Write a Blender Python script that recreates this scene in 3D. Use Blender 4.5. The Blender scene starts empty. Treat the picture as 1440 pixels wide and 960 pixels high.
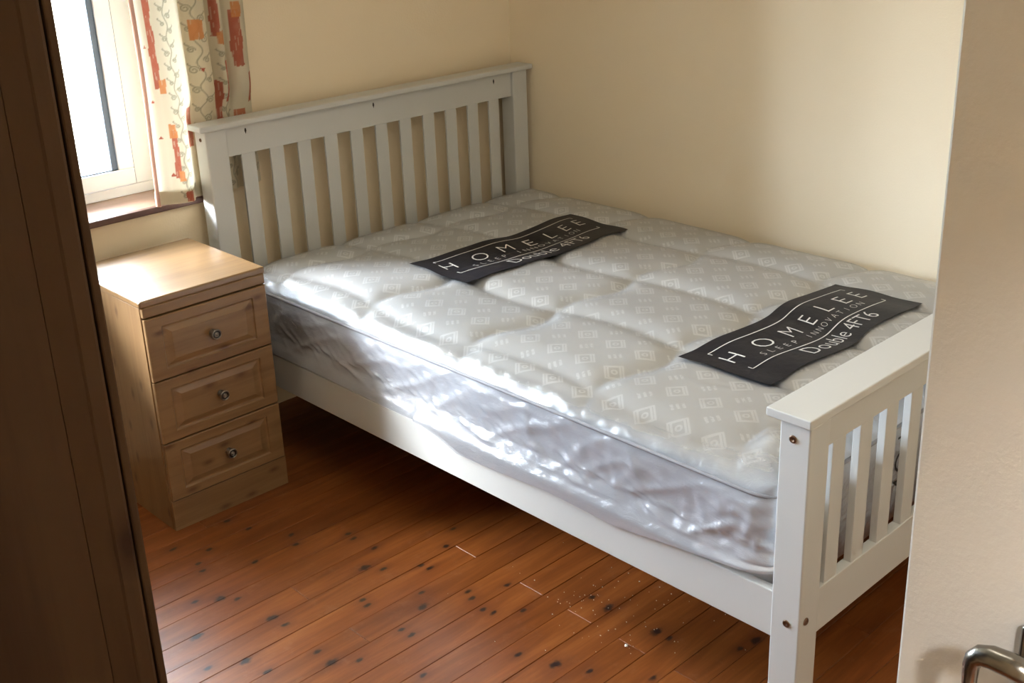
import bpy, bmesh, math, random
from mathutils import Vector, Matrix, noise
random.seed(7)
S = bpy.context.scene
COL = S.collection

# ------------------------------------------------------------------ camera
F_PX, PPY = 1636.14, 425.59
CAM = Vector((-1.7612, -3.2428, 1.7871))
YAW, PITCH, ROLL = 0.7526, 0.3612, -0.0380
fw = Vector((math.sin(YAW)*math.cos(PITCH), math.cos(YAW)*math.cos(PITCH), -math.sin(PITCH)))
rt = Vector((math.cos(YAW), -math.sin(YAW), 0)); up = rt.cross(fw)
c_, s_ = math.cos(ROLL), math.sin(ROLL)
rt, up = c_*rt + s_*up, -s_*rt + c_*up
cd = bpy.data.cameras.new('camera'); cam = bpy.data.objects.new('camera', cd); COL.objects.link(cam)
M = Matrix((rt, up, -fw)).transposed().to_4x4(); M.translation = CAM
cam.matrix_world = M
cd.sensor_width = 36; cd.lens = F_PX/1440*36; cd.shift_y = (PPY-480)/1440
cd.clip_start = 0.01
S.camera = cam

# ------------------------------------------------------------------ world, light, exposure
S.view_settings.view_transform = 'Standard'; S.view_settings.look = 'None'
S.view_settings.gamma = 1; S.view_settings.use_curve_mapping = False
S.view_settings.exposure = 1.92
SKY = 25.0
w = bpy.data.worlds.new('overcast_sky'); S.world = w; w.use_nodes = True
nt = w.node_tree; nt.nodes.clear()
wo = nt.nodes.new('ShaderNodeOutputWorld'); bg = nt.nodes.new('ShaderNodeBackground')
tc = nt.nodes.new('ShaderNodeTexCoord'); sx = nt.nodes.new('ShaderNodeSeparateXYZ'); rp = nt.nodes.new('ShaderNodeValToRGB')
nt.links.new(tc.outputs['Generated'], sx.inputs[0]); nt.links.new(sx.outputs['Z'], rp.inputs[0])
nt.links.new(rp.outputs[0], bg.inputs[0]); nt.links.new(bg.outputs[0], wo.inputs[0])
rp.color_ramp.elements[0].position = 0.0; rp.color_ramp.elements[0].color = (.16, .17, .15, 1)
rp.color_ramp.elements[1].position = 0.05; rp.color_ramp.elements[1].color = (.56, .68, .84, 1)
e = rp.color_ramp.elements.new(0.6); e.color = (.76, .89, 1.04, 1)
bg.inputs[1].default_value = SKY
# sampling portal filling the window opening (helps Cycles find the sky; emits nothing itself)
ld = bpy.data.lights.new('window_portal', 'AREA'); ld.shape = 'RECTANGLE'; ld.size = 1.55; ld.size_y = 1.3
ld.cycles.is_portal = True
lo = bpy.data.objects.new('window_portal', ld); COL.objects.link(lo)
lo.location = (-.792, .40, 1.445); lo.rotation_euler = (-math.pi/2, 0, 0)
# hazy low sun, standing to the left of the window outside
sd = bpy.data.lights.new('hazy_sun', 'SUN'); sd.energy = 5; sd.angle = math.radians(17); sd.color = (.95, .975, 1)
so = bpy.data.objects.new('hazy_sun', sd); COL.objects.link(so)
so.rotation_euler = Vector((1.0, -1.0, -.74)).to_track_quat('-Z', 'Y').to_euler()
# added fill lights, out of frame: one beyond the doorway, one under the ceiling
def fill_light(name, loc, size, power, colr):
    d = bpy.data.lights.new(name, 'AREA'); d.shape = 'DISK'; d.size = size; d.energy = power; d.color = colr
    o = bpy.data.objects.new(name, d); COL.objects.link(o); o.location = loc
    return o
fill_light('landing_fill', (-1.9, -4.0, 2.3), .3, 23, (.95, .96, .98))  # added fill that brightens the door face
fill_light('bedroom_fill', (-.4, -2.4, 2.37), .8, 3.4, (1, .94, .83))  # added fill that lifts the walls and upper surfaces

# ------------------------------------------------------------------ helpers
def link(o, parent=None):
    COL.objects.link(o)
    if parent is not None: o.parent = parent
    return o
def tag(o, label=None, cat=None, group=None, kind=None):
    if label: o['label'] = label
    if cat: o['category'] = cat
    if group: o['group'] = group
    if kind: o['kind'] = kind
    return o
def empty(name, loc=(0, 0, 0), parent=None):
    o = bpy.data.objects.new(name, None); o.location = loc; o.empty_display_size = .05
    return link(o, parent)
def finish(name, bm, mat, parent=None, smooth=False, off=None):
    bmesh.ops.recalc_face_normals(bm, faces=bm.faces[:])
    if off is not None:
        bmesh.ops.translate(bm, verts=bm.verts[:], vec=-Vector(off))
    me = bpy.data.meshes.new(name); bm.to_mesh(me); bm.free()
    if smooth:
        for p in me.polygons: p.use_smooth = True
    if mat is not None: me.materials.append(mat)
    o = bpy.data.objects.new(name, me)
    if off is not None and parent is None: o.location = off
    return link(o, parent)
def box_bm(bm, a, b, bev=0.0, seg=2):
    a = Vector(a); b = Vector(b)
    r = bmesh.ops.create_cube(bm, size=1.0)
    vs = r['verts']
    for v in vs:
        v.co = Vector(((a.x+b.x)/2 + v.co.x*(b.x-a.x), (a.y+b.y)/2 + v.co.y*(b.y-a.y), (a.z+b.z)/2 + v.co.z*(b.z-a.z)))
    if bev > 0:
        es = list({ed for v in vs for ed in v.link_edges})
        bmesh.ops.bevel(bm, geom=es, offset=bev, segments=seg, affect='EDGES', profile=.5)
    return bm
def box(name, a, b, mat, parent=None, bev=0.0, seg=2, kind=None):
    o = finish(name, box_bm(bmesh.new(), a, b, bev, seg), mat, parent)
    if kind: o['kind'] = kind
    return o
def lathe_bm(bm, prof, seg, mtx):
    rings = []
    for r, h in prof:
        rings.append([bm.verts.new(mtx @ Vector((r*math.cos(2*math.pi*k/seg), r*math.sin(2*math.pi*k/seg), h))) for k in range(seg)])
    for a, b in zip(rings, rings[1:]):
        for k in range(seg): bm.faces.new((a[k], a[(k+1) % seg], b[(k+1) % seg], b[k]))
    bm.faces.new(rings[0]); bm.faces.new(rings[-1])
    return bm
def along(loc, axis):
    q = Vector((0, 0, 1)).rotation_difference(Vector(axis)).to_matrix().to_4x4(); q.translation = Vector(loc); return q
def tube_bm(bm, pts, rad, seg=10, close=False):
    pts = [Vector(p) for p in pts]; n = len(pts); rings = []
    a = None
    for i, p in enumerate(pts):
        t = (pts[(i+1) % n]-pts[i-1]) if close else (pts[min(i+1, n-1)]-pts[max(i-1, 0)])
        t.normalize()
        if a is None:
            a = t.cross(Vector((0, 0, 1)))
            if a.length < 1e-3: a = t.cross(Vector((0, 1, 0)))
        a = a - t*a.dot(t); a.normalize(); b = t.cross(a)      # carried along without twisting
        r = rad[i] if isinstance(rad, (list, tuple)) else rad
        rings.append([bm.verts.new(p + a*r*math.cos(2*math.pi*k/seg) + b*r*math.sin(2*math.pi*k/seg)) for k in range(seg)])
    m = n if close else n-1
    for i in range(m):
        A, B = rings[i], rings[(i+1) % n]
        for k in range(seg): bm.faces.new((A[k], A[(k+1) % seg], B[(k+1) % seg], B[k]))
    if not close: bm.faces.new(rings[0]); bm.faces.new(rings[-1])
    return bm

class NT:
    """tiny node-tree builder"""
    def __init__(s, name):
        s.m = bpy.data.materials.new(name); s.m.use_nodes = True; s.t = s.m.node_tree; s.t.nodes.clear()
        s.out = s.t.nodes.new('ShaderNodeOutputMaterial')
    def n(s, typ, ins=None, **kw):
        nd = s.t.nodes.new(typ)
        for k, v in kw.items(): setattr(nd, k, v)
        for k, v in (ins or {}).items():
            if hasattr(v, 'is_output'): s.t.links.new(v, nd.inputs[k])
            else: nd.inputs[k].default_value = v
        return nd
    def math(s, op, a, b=None, clamp=False):
        nd = s.t.nodes.new('ShaderNodeMath'); nd.operation = op; nd.use_clamp = clamp
        for i, v in enumerate((a, b)):
            if v is None: continue
            if hasattr(v, 'is_output'): s.t.links.new(v, nd.inputs[i])
            else: nd.inputs[i].default_value = v
        return nd.outputs[0]
    def ramp(s, fac, stops):
        nd = s.t.nodes.new('ShaderNodeValToRGB'); s.t.links.new(fac, nd.inputs[0])
        els = nd.color_ramp.elements
        while len(els) < len(stops): els.new(.5)
        for e_, (p, c) in zip(els, stops):
            e_.position = p; e_.color = (*c, 1) if len(c) == 3 else c
        return nd.outputs[0]
    def mix(s, fac, a, b, mode='MIX'):
        nd = s.t.nodes.new('ShaderNodeMix'); nd.data_type = 'RGBA'; nd.blend_type = mode
        for i, v in ((0, fac), (6, a), (7, b)):
            if hasattr(v, 'is_output'): s.t.links.new(v, nd.inputs[i])
            else: nd.inputs[i].default_value = (*v, 1) if isinstance(v, tuple) and len(v) == 3 else v
        return nd.outputs[2]
    def obj(s): return s.n('ShaderNodeTexCoord').outputs['Object']
    def pos(s): return s.n('ShaderNodeNewGeometry').outputs['Position']
    def mapping(s, vec, scale=(1, 1, 1), loc=(0, 0, 0), rot=(0, 0, 0)):
        return s.n('ShaderNodeMapping', {0: vec, 1: loc, 2: rot, 3: scale}).outputs[0]
    def noise(s, vec, scale, detail=3, rough=.5, dist=0):
        return s.n('ShaderNodeTexNoise', {'Vector': vec, 'Scale': scale, 'Detail': detail, 'Roughness': rough, 'Distortion': dist}).outputs['Fac']
    def bump(s, h, strength, dist=.002):
        return s.n('ShaderNodeBump', {'Height': h, 'Strength': strength, 'Distance': dist}).outputs[0]
    def surf(s, sh): s.t.links.new(sh, s.out.inputs[0]); return s.m
    def pbr(s, color, rough=.5, normal=None, metal=0, coat=0, spec=.5, coat_rough=.1):
        p = s.t.nodes.new('ShaderNodeBsdfPrincipled')
        for k, v in (('Base Color', color), ('Roughness', rough), ('Metallic', metal), ('Coat Weight', coat), ('Coat Roughness', coat_rough), ('Specular IOR Level', spec), ('Normal', normal)):
            if v is None: continue
            if hasattr(v, 'is_output'): s.t.links.new(v, p.inputs[k])
            else: p.inputs[k].default_value = (*v, 1) if isinstance(v, tuple) and len(v) == 3 else v
        return p.outputs[0]

# ------------------------------------------------------------------ materials
def m_paint(name, col, rough=.6, stipple=.25, sc=220, var=.04, coat=0):
    b = NT(name); v = b.obj()
    n1 = b.noise(v, sc, 3, .6); n2 = b.noise(v, 2.2, 3, .55)
    cc = b.mix(b.math('MULTIPLY', n2, var*2), col, tuple(x*.72 for x in col))
    return b.surf(b.pbr(cc, rough, b.bump(n1, stipple, .002), coat=coat))
WALL = m_paint('wall_paint', (.88, .735, .53), .7, .3, 160)
CEIL = m_paint('ceiling_paint', (.82, .79, .72), .8, .2)
DOORP = m_paint('door_paint', (.66, .63, .57), .42, .35, 130, .06)
WHITE = m_paint('bed_white_paint', (.59, .585, .56), .32, .08, 90, .05)
PVC = m_paint('window_frame_plastic', (.86, .88, .9), .3, .0, 50, .0)
GASKET = NT('window_gasket'); GASKET = GASKET.surf(GASKET.pbr((.10, .14, .20), .5))
DARKHOLE = NT('keyhole_shade'); DARKHOLE = DARKHOLE.surf(DARKHOLE.pbr((.03, .022, .015), .9))
def m_metal(name, col, rough):
    b = NT(name); n = b.noise(b.obj(), 60, 2)
    return b.surf(b.pbr(b.mix(n, col, tuple(x*.6 for x in col)), rough, metal=1))
BRONZE = m_metal('antique_bronze', (.22, .135, .09), .38)
PEWTER = m_metal('aged_pewter', (.30, .27, .235), .36)
PEWTER_D = m_metal('dark_pewter', (.10, .10, .10), .4)
CHROME = m_metal('worn_chrome', (.34, .32, .28), .26)

def m_pine(name, axis, light, dark, rough=.42, knots=True, sc=1.0, coat=.25, flat=0.0, spec=.5):
    """pine board; grain runs along axis 'x','y' or 'z'"""
    b = NT(name); v = b.obj()
    st = {'x': (.06, 1, 1), 'y': (1, .06, 1), 'z': (1, 1, .06)}[axis]
    mp = b.mapping(v, tuple(k*sc for k in st))
    n1 = b.noise(mp, 26, 4, .55, .6)
    n2 = b.noise(mp, 160, 2, .6)
    g = b.math('ADD', b.math('MULTIPLY', n1, .8), b.math('MULTIPLY', n2, .2))
    cc = b.ramp(g, [(.3, dark), (.55, light), (.75, tuple(min(1, x*1.07) for x in light))])
    if knots:
        sp = b.n('ShaderNodeSeparateXYZ', {0: v}).outputs
        along_, across = (sp[0], sp[2]) if axis == 'x' else (sp[2], b.math('ADD', sp[0], sp[1]))
        v2 = b.n('ShaderNodeCombineXYZ', {0: b.math('MULTIPLY', along_, .45*sc), 1: b.math('MULTIPLY', across, sc), 2: 0.0}).outputs[0]
        vo = b.n('ShaderNodeTexVoronoi', {'Vector': b.mapping(v2, (1, 1, 1), (.37, .21, 0)), 'Scale': 11.0, 'Randomness': 1.0}, voronoi_dimensions='2D').outputs['Distance']
        k = b.ramp(vo, [(.035, (1, 1, 1)), (.075, (.5, .5, .5)), (.14, (0, 0, 0))])
        cc = b.mix(b.math('MULTIPLY', k, .8), cc, (dark[0]*.5, dark[1]*.34, dark[2]*.3))
    return b.surf(b.pbr(cc, rough, b.bump(n2, .08, .001), coat=coat, spec=spec, coat_rough=.25))
PINE_L, PINE_D = (.225, .126, .053), (.165, .083, .031)
PINE_X = m_pine('bedside_pine_crosswise', 'x', PINE_L, PINE_D)
PINE_TOP = m_pine('bedside_lacquered_top', 'x', PINE_L, PINE_D, .35, False, 1.0, .9)
PINE_Y = m_pine('bedside_pine_top', 'y', PINE_L, PINE_D)
PINE_Z = m_pine('bedside_pine_upright', 'z', PINE_L, PINE_D)
WARD_Z = m_pine('wardrobe_pine', 'z', (.052, .027, .0115), (.030, .014, .006), .6, True, .62, 0, .4, .15)
SILL_SHADED = m_pine('shaded_sill_edge', 'x', (.10, .045, .035), (.06, .03, .025), .4, False)  # sill wood darkened: shade of its backlit front put into the colour
SILLW = m_pine('stained_sill_wood', 'x', (.34, .20, .14), (.22, .12, .085), .3, False)

KNOTS = [(-0.529,-0.482,0),(-0.46,-0.56,0),(-0.517,-0.602,0),(-0.526,-0.642,0),(-0.404,-0.711,0),(-0.615,-0.757,0),(-0.563,-0.793,1),(-0.53,-0.828,0),(-0.689,-0.894,1),(-0.734,-1.026,0),(-0.654,-1.069,1),(-0.64,-1.141,0),(-0.513,-0.968,1),(-0.507,-1.016,0),(-0.275,-0.719,0),(-0.254,-0.667,0),(-0.343,-0.462,0),(-0.321,-0.546,0),(-0.513,-1.166,0),(-0.139,-0.785,0),(-0.143,-0.817,0),(-0.131,-0.9,0),(-0.212,-0.959,1),(-0.18,-1.001,0),(-0.099,-1.063,0),(-0.089,-1.091,0),(-0.306,-1.074,0),(-0.311,-1.102,0),(-0.178,-1.163,0),(-0.218,-1.213,1),(-0.316,-1.249,0),(-0.311,-1.283,0),(-0.515,-1.226,1),(-0.462,-1.268,0),(-0.105,-1.28,0),(-0.118,-1.335,0),(-0.109,-1.365,0),(0.011,-1.041,0),(-0.092,-1.249,0),(-0.391,-1.423,0),(0.086,-0.988,0),(-0.05,-1.414,0),(0.106,-1.564,1),(0.112,-1.504,0),(-0.146,-1.622,1),(-0.109,-1.699,0),(-0.183,-1.533,0),(0.0,-1.304,0),(0.115,-1.716,1),(-0.026,-1.821,0),(0.2,-1.904,0),(0.254,-1.913,1),(0.117,-1.756,0)]
def m_floor():
    b = NT('varnished_floorboards'); p = b.pos()
    rnd = b.n('ShaderNodeObjectInfo').outputs['Random']
    sh = b.n('ShaderNodeCombineXYZ', {0: b.math('MULTIPLY', rnd, 9.0), 1: b.math('MULTIPLY', rnd, 5.0), 2: 0.0}).outputs[0]
    pv = b.n('ShaderNodeVectorMath', {0: p, 1: sh}, operation='ADD').outputs[0]
    mp = b.mapping(pv, (.09, 1, 1))
    n1 = b.noise(mp, 22, 4, .6, .8); n2 = b.noise(mp, 120, 3, .6); n3 = b.noise(p, 5, 4, .6)
    g = b.math('ADD', b.math('MULTIPLY', n1, .75), b.math('MULTIPLY', n2, .25))
    cc = b.ramp(g, [(.3, (.14, .036, .007)), (.5, (.20, .057, .011)), (.72, (.28, .092, .021))])
    tint = b.ramp(rnd, [(0, (.86, .82, .78)), (1, (1.12, 1.1, 1.06))])
    cc = b.mix(1.0, cc, tint, 'MULTIPLY')
    # knots, at the places where the boards have them
    wob = b.noise(p, 60, 2); wb = b.math('MULTIPLY', b.math('SUBTRACT', wob, .5), 1.1)
    scl = b.n('ShaderNodeVectorMath', {0: p, 1: (.72, 1.15, 0)}, operation='MULTIPLY').outputs[0]
    cur = {0: None, 1: None}
    for x, y, bg_ in KNOTS:
        d = b.n('ShaderNodeVectorMath', {0: scl, 1: (x*.72, y*1.15, 0)}, operation='DISTANCE').outputs['Value']
        cur[bg_] = d if cur[bg_] is None else b.math('MINIMUM', cur[bg_], d)
    ks = b.math('DIVIDE', cur[0], .0098); kb = b.math('DIVIDE', cur[1], .0155)
    kd = b.math('ADD', b.math('MINIMUM', ks, kb), wb)
    core = b.ramp(kd, [(.45, (1, 1, 1)), (1.0, (0, 0, 0))])
    halo = b.ramp(b.math('MULTIPLY', kd, .25), [(.15, (1, 1, 1)), (.75, (0, 0, 0))])
    cc = b.mix(b.math('MULTIPLY', halo, .38), cc, (.09, .022, .008))
    cc = b.mix(b.math('MULTIPLY', core, .93), cc, (.014, .007, .006))
    # worn, dusty varnish
    wear = b.ramp(b.noise(p, 14, 6, .75), [(.56, (0, 0, 0)), (.78, (1, 1, 1))])
    cc = b.mix(b.math('MULTIPLY', wear, .16), cc, (.42, .25, .16))
    ro = b.math('ADD', .30, b.math('MULTIPLY', n3, .22))
    return b.surf(b.pbr(cc, ro, b.bump(n2, .12, .0015), spec=.42))
FLOORM = m_floor()
SUBF = NT('dark_gap'); SUBF = SUBF.surf(SUBF.pbr((.02, .011, .006), .9))
DUST = NT('plaster_dust'); DUST = DUST.surf(DUST.pbr((.75, .70, .62), .9))

# ------------------------------------------------------------------ setting
XL, XR, YB, YF, ZC = -1.98, 1.424, .114, -3.56, 2.42
WX0, WX1, WZ0, WZ1 = -1.55, -.035, .797, 2.08      # window opening
DX1 = -.81; DX0 = DX1-.775; DZ = 2.0               # doorway in the front wall
floor = empty('floor', (0, 0, 0)); floor['kind'] = 'structure'
box('subfloor', (XL-.1, YF-1.6, -.06), (XR+.1, YB+.1, -.0215), SUBF, floor)
PW = .0866; y0 = -1.318 - 27*PW; row = 0
JO = [.03+.4325*k for k in range(-5, 5)]
joint = {}
yy = y0
while yy < YB:
    a, b_ = yy+.0006, min(yy+PW-.0006, YB)
    if yy > YF-.02 and b_-a > .01:
        r = round((yy+1.318)/PW)
        if r in (-1, -3, -5, 2, -7): cuts = [.03]            # seen in the photograph: every other row is cut on one joist
        elif r == 1: cuts = [-.402]
        elif r in (0, -2, -4): cuts = [-.402-.4325*2, .895]
        else: cuts = [random.choice(JO[1:-2])]
        xs = [XL]+cuts+[XR]
        for k in range(len(xs)-1):
            dz = random.uniform(-.0006, .0006)
            bm = box_bm(bmesh.new(), (xs[k]+.0005, a, -.02), (xs[k+1]-.0005, b_, dz), .0008, 1)
            finish('plank', bm, FLOORM, floor)
    yy += PW
# landing floor boards are out of sight: one slab
box('landing_boards', (XL, YF-1.5, -.02), (XR, YF-.03, 0), FLOORM, floor)

def wall(name, pieces):
    bm = bmesh.new()
    for a, b_ in pieces: box_bm(bm, a, b_)
    o = finish(name, bm, WALL); o['kind'] = 'structure'; return o
T = .32
wall('wall_back', [((XL, YB, 0), (WX0, YB+T, ZC)), ((WX1, YB, 0), (XR, YB+T, ZC)),
                   ((WX0, YB, 0), (WX1, YB+T, WZ0)), ((WX0, YB, WZ1), (WX1, YB+T, ZC))])
wall('wall_right', [((XR, YF, 0), (XR+.1, YB+T, ZC))])
wall('wall_left', [((XL-.1, YF, 0), (XL, YB+T, ZC))])
wall('wall_front', [((XL, YF-.1, 0), (DX0, YF, ZC)), ((DX1+.005, YF-.1, 0), (XR, YF, ZC)), ((DX0, YF-.1, DZ), (DX1+.005, YF, ZC))])
wall('wall_landing', [((XL-.1, YF-1.6, 0), (XR+.1, YF-1.5, ZC)), ((XL-.1, YF-1.5, 0), (XL, YF-.1, ZC)), ((XR, YF-1.5, 0), (XR+.1, YF-.1, ZC))])
o = box('ceiling', (XL-.1, YF-1.6, ZC), (XR+.1, YB+T, ZC+.08), CEIL); o['kind'] = 'structure'

# overhang added outside, out of sight, to keep steep sky light off the floor
o = box('sky_blocker_1', (XL-.4, YB+T, 2.12), (XR+.4, YB+T+.62, 2.15), CEIL); o['kind'] = 'structure'
o = box('sky_blocker_2', (XL-.4, YB+T+.60, 1.98), (XR+.4, YB+T+.625, 2.16), PVC); o['kind'] = 'structure'

# window: white plastic frame set deep in the reveal, one sash each side of a mullion, wooden sill board
win = empty('window_1', ((WX0+WX1)/2, .30, WZ0)); win['kind'] = 'structure'
def wbox(name, a, b_, mat, bev=.003, par=None):
    l = Vector(win.location)
    if par is not None: l = l + Vector(par.location)
    bm = box_bm(bmesh.new(), a, b_, bev, 2)
    bmesh.ops.translate(bm, verts=bm.verts[:], vec=-l)
    return finish(name, bm, mat, par or win)
FY0, FY1 = .30, .365
bm = bmesh.new()
zi = .850
for a, b_ in (((WX0, FY0, .817), (WX1, FY1, zi)), ((WX0, FY0, WZ1-.05), (WX1, FY1, WZ1)), ((WX0, FY0, zi), (WX0+.07, FY1, WZ1-.05)),
              ((WX1-.072, FY0, zi), (WX1, FY1, WZ1-.05)), ((-.92, FY0, zi), (-.86, FY1, WZ1-.05))): box_bm(bm, a, b_, .003, 2)
bmesh.ops.translate(bm, verts=bm.verts[:], vec=-Vector(win.location)); finish('window_frame', bm, PVC, win)
GLASS = NT('window_glass')
fr = GLASS.n('ShaderNodeFresnel', {0: 1.2}).outputs[0]
tr = GLASS.n('ShaderNodeBsdfTransparent', {0: (.97, .98, .98, 1)}).outputs[0]; gl = GLASS.n('ShaderNodeBsdfGlossy', {1: .0}).outputs[0]
GLASS = GLASS.surf(GLASS.n('ShaderNodeMixShader', {0: fr, 1: tr, 2: gl}).outputs[0])
for (sx0, sx1) in ((-.858, WX1-.075), (WX0+.072, -.922)):
    sash = empty('sash', (0, 0, 0), win)
    bm = bmesh.new(); z0, z1, fwid = .854, WZ1-.053, .053
    ins = sx1-sx0-2*fwid
    for a, b_ in (((sx0, FY0-.012, z0), (sx1, FY1-.01, z0+fwid)), ((sx0, FY0-.012, z1-fwid), (sx1, FY1-.01, z1)),
                  ((sx0, FY0-.012, z0+fwid), (sx0+fwid, FY1-.01, z1-fwid)), ((sx1-fwid, FY0-.012, z0+fwid), (sx1, FY1-.01, z1-fwid))): box_bm(bm, a, b_, .003, 2)
    bmesh.ops.translate(bm, verts=bm.verts[:], vec=-Vector(win.location)); finish('sash_frame', bm, PVC, sash)
    bm = bmesh.new()
    gx0, gx1, gz0, gz1 = sx0+fwid, sx1-fwid, z0+fwid, z1-fwid
    for a, b_ in (((gx0, FY0-.004, gz0), (gx1, FY0+.022, gz0+.004)), ((gx0, FY0-.004, gz1-.004), (gx1, FY0+.022, gz1)),
                  ((gx0, FY0-.004, gz0), (gx0+.02, FY0+.022, gz1)), ((gx1-.02, FY0-.004, gz0), (gx1, FY0+.022, gz1))): box_bm(bm, a, b_)
    bmesh.ops.translate(bm, verts=bm.verts[:], vec=-Vector(win.location)); finish('gasket', bm, GASKET, sash)
    bm = box_bm(bmesh.new(), (gx0+.002, FY0+.008, gz0+.002), (gx1-.002, FY0+.014, gz1-.002))
    bmesh.ops.translate(bm, verts=bm.verts[:], vec=-Vector(win.location)); finish('pane', bm, GLASS, sash)
    # dark gap line round the sash
    bm = bmesh.new()
    for a, b_ in (((sx1-.0005, FY0-.006, z0), (sx1+.003, FY1-.02, z1)), ((sx0-.003, FY0-.006, z0), (sx0+.0005, FY1-.02, z1))): box_bm(bm, a, b_)
    bmesh.ops.translate(bm, verts=bm.verts[:], vec=-Vector(win.location)); finish('weather_seal', bm, GASKET, sash)
wbox('window_sill', (WX0, .113, .7965), (WX1, FY0+.03, .817), SILLW, .001)
wbox('window_sill_nosing', (WX0-.03, .094, .7965), (.045, .1135, .817), SILL_SHADED, .003)

# open door leaf on the right, seen from its handle side
door = empty('door_1', (DX1, YF+.015, 0)); door['kind'] = 'structure'
dl = Vector(door.location)
bm = box_bm(bmesh.new(), (0, 0, .008), (.036, .759, 1.975), .003, 2); finish('door_leaf', bm, DOORP, door)
hz, hy = 1.069, -2.905-dl.y
hd = empty('door_handle', (0, hy, hz), door)
hd['label'] = 'worn chrome lever handle'
bm = box_bm(bmesh.new(), (-.009, -.034, -.13), (0, .0, .045), .004, 3); finish('back_plate', bm, CHROME, hd)
bm = tube_bm(bmesh.new(), [(-.006, -.021, 0), (-.022, -.021, .004), (-.040, -.020, .017), (-.052, -.016, .031)], [.014, .0105, .0105, .010], 16); finish('spindle_neck', bm, CHROME, hd, True)
pts = [(-.052, -.034, .030), (-.052, -.012, .0315), (-.052, .006, .0310), (-.053, .0155, .0285), (-.054, .0205, .023), (-.054, .0225, .014), (-.054, .0225, .000), (-.054, .021, -.03), (-.053, .018, -.075), (-.05, .014, -.10)]
bm = tube_bm(bmesh.new(), pts, [.012, .0118, .0110, .0100, .0088, .0078, .0070, .0065, .006, .005], 14); finish('lever', bm, CHROME, hd, True)

# ------------------------------------------------------------------ wardrobe (near left edge of the frame)
wr = empty('wardrobe', (-1.655, -1.48, 0))
tag(wr, 'dark brown pine wardrobe filling the left edge beside the window', 'wardrobe')
WL = Vector(wr.location)
def wb(name, a, b_, mat=WARD_Z, bev=.003):
    bm = box_bm(bmesh.new(), a, b_, bev, 2); bmesh.ops.translate(bm, verts=bm.verts[:], vec=-WL); return finish(name, bm, mat, wr)
wx0, wx1, wy0, wy1 = -1.965, -1.359, -2.25, -.72
wb('side_panel', (wx0, wy0, .06), (-1.40, wy0+.018, 1.9))
wb('side_stile', (-1.381, wy0-.006, .06), (wx1, wy0+.02, 1.9), bev=.004)
bm = bmesh.new()       # bevelled moulding between panel and stile
vs = [(-1.402, wy0-.0005), (-1.380, wy0-.0055), (-1.380, wy0+.015), (-1.402, wy0+.015)]
for z in (.06, 1.9):
    for q in vs: bm.verts.new((q[0], q[1], z))
bm.verts.ensure_lookup_table()
for k in range(4): bm.faces.new([bm.verts[i] for i in (k, (k+1) % 4, 4+(k+1) % 4, 4+k)])
bm.faces.new(bm.verts[:4]); bm.faces.new(bm.verts[4:8])
bmesh.ops.translate(bm, verts=bm.verts[:], vec=-WL); finish('side_moulding', bm, WARD_Z, wr)
wb('back_panel', (wx0-.006, wy0+.02, .06), (wx0+.006, wy1-.02, 1.88))
wb('side_panel', (wx0, wy1-.018, .06), (wx1, wy1, 1.9))
wb('top_board', (wx0-.005, wy0-.008, 1.9), (-1.345, wy1+.01, 1.925), bev=.006)
wb('plinth', (wx0, wy0, 0), (wx1-.01, wy1, .06))
wb('floor_board', (wx0, wy0+.018, .06), (wx1, wy1-.018, .08))
for k in range(3):
    ya = wy0-.002+k*((wy1-wy0)/3+.001); yb = ya+(wy1-wy0)/3-.001
    bm = box_bm(bmesh.new(), (-1.3565, ya, .066), (-1.3475, yb, 1.896), .002, 2); bmesh.ops.translate(bm, verts=bm.verts[:], vec=-WL)
    d = finish('wardrobe_door', bm, WARD_Z, wr)
    ky = (yb-.04) if k != 1 else (ya+.04)
    finish('door_knob', lathe_bm(bmesh.new(), [(.008, 0), (.008, .012), (.016, .018), (.017, .026), (.012, .032)], 16, along(Vector((-1.3475, ky, 1.0))-WL, (1, 0, 0))), PEWTER, d, True)
bpy.context.view_layer.update()

# ------------------------------------------------------------------ bed
BW, BL = 1.40, 2.1817
PWD, PDP = .0752, .069
HH, HF, CT = 1.0588, .7773, .0188
bed = empty('double_bed', (BW/2, -BL/2, 0))
tag(bed, 'white painted wooden double bed frame with slatted headboard and footboard', 'bed')
BLc = Vector(bed.location)
def bb(name, a, b_, mat=WHITE, bev=.003, seg=2, par=None):
    bm = box_bm(bmesh.new(), a, b_, bev, seg); bmesh.ops.translate(bm, verts=bm.verts[:], vec=-BLc); return finish(name, bm, mat, par or bed)
def bolt(loc, axis, par, r=.0085):
    bm = lathe_bm(bmesh.new(), [(r*1.0, -.001), (r, .0015), (r*.8, .003), (r*.45, .0032), (r*.4, .0012)], 16, along(Vector(loc)-BLc, axis))
    return finish('bolt_cap', bm, BRONZE, par, True)
hp = [bb('bed_post', (x, 0, 0), (x+PWD, PDP, HH-CT), bev=.005, seg=3) for x in (0, BW-PWD)]
fp = [bb('bed_post', (x, -BL, 0), (x+(.070), -BL+PDP, HF-CT), bev=.0035, seg=3) for x in (0, BW-.070)]
bb('headboard_cap', (-.022, -.012, HH-CT), (BW+.022, PDP+.005, HH), bev=.005, seg=3)
bb('footboard_cap', (-.006, -BL-.002, HF-CT), (BW+.006, -BL+PDP+.030, HF), bev=.0022, seg=2)
RY0, RY1 = .0127, .0335
hr = bb('headboard_top_rail', (PWD-.002, RY0, .9445), (BW-PWD+.002, RY1, HH-CT), bev=.002)
bb('headboard_bottom_rail', (PWD-.002, RY0, .24), (BW-PWD+.002, RY1, .37), bev=.002)
sl0 = None
for k in range(11):
    xc = .1515+.1081*k
    bb('headboard_slat', (xc-.0255, RY0+.0006, .36), (xc+.0255, RY0+.0095, .9455), bev=.0015)
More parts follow.
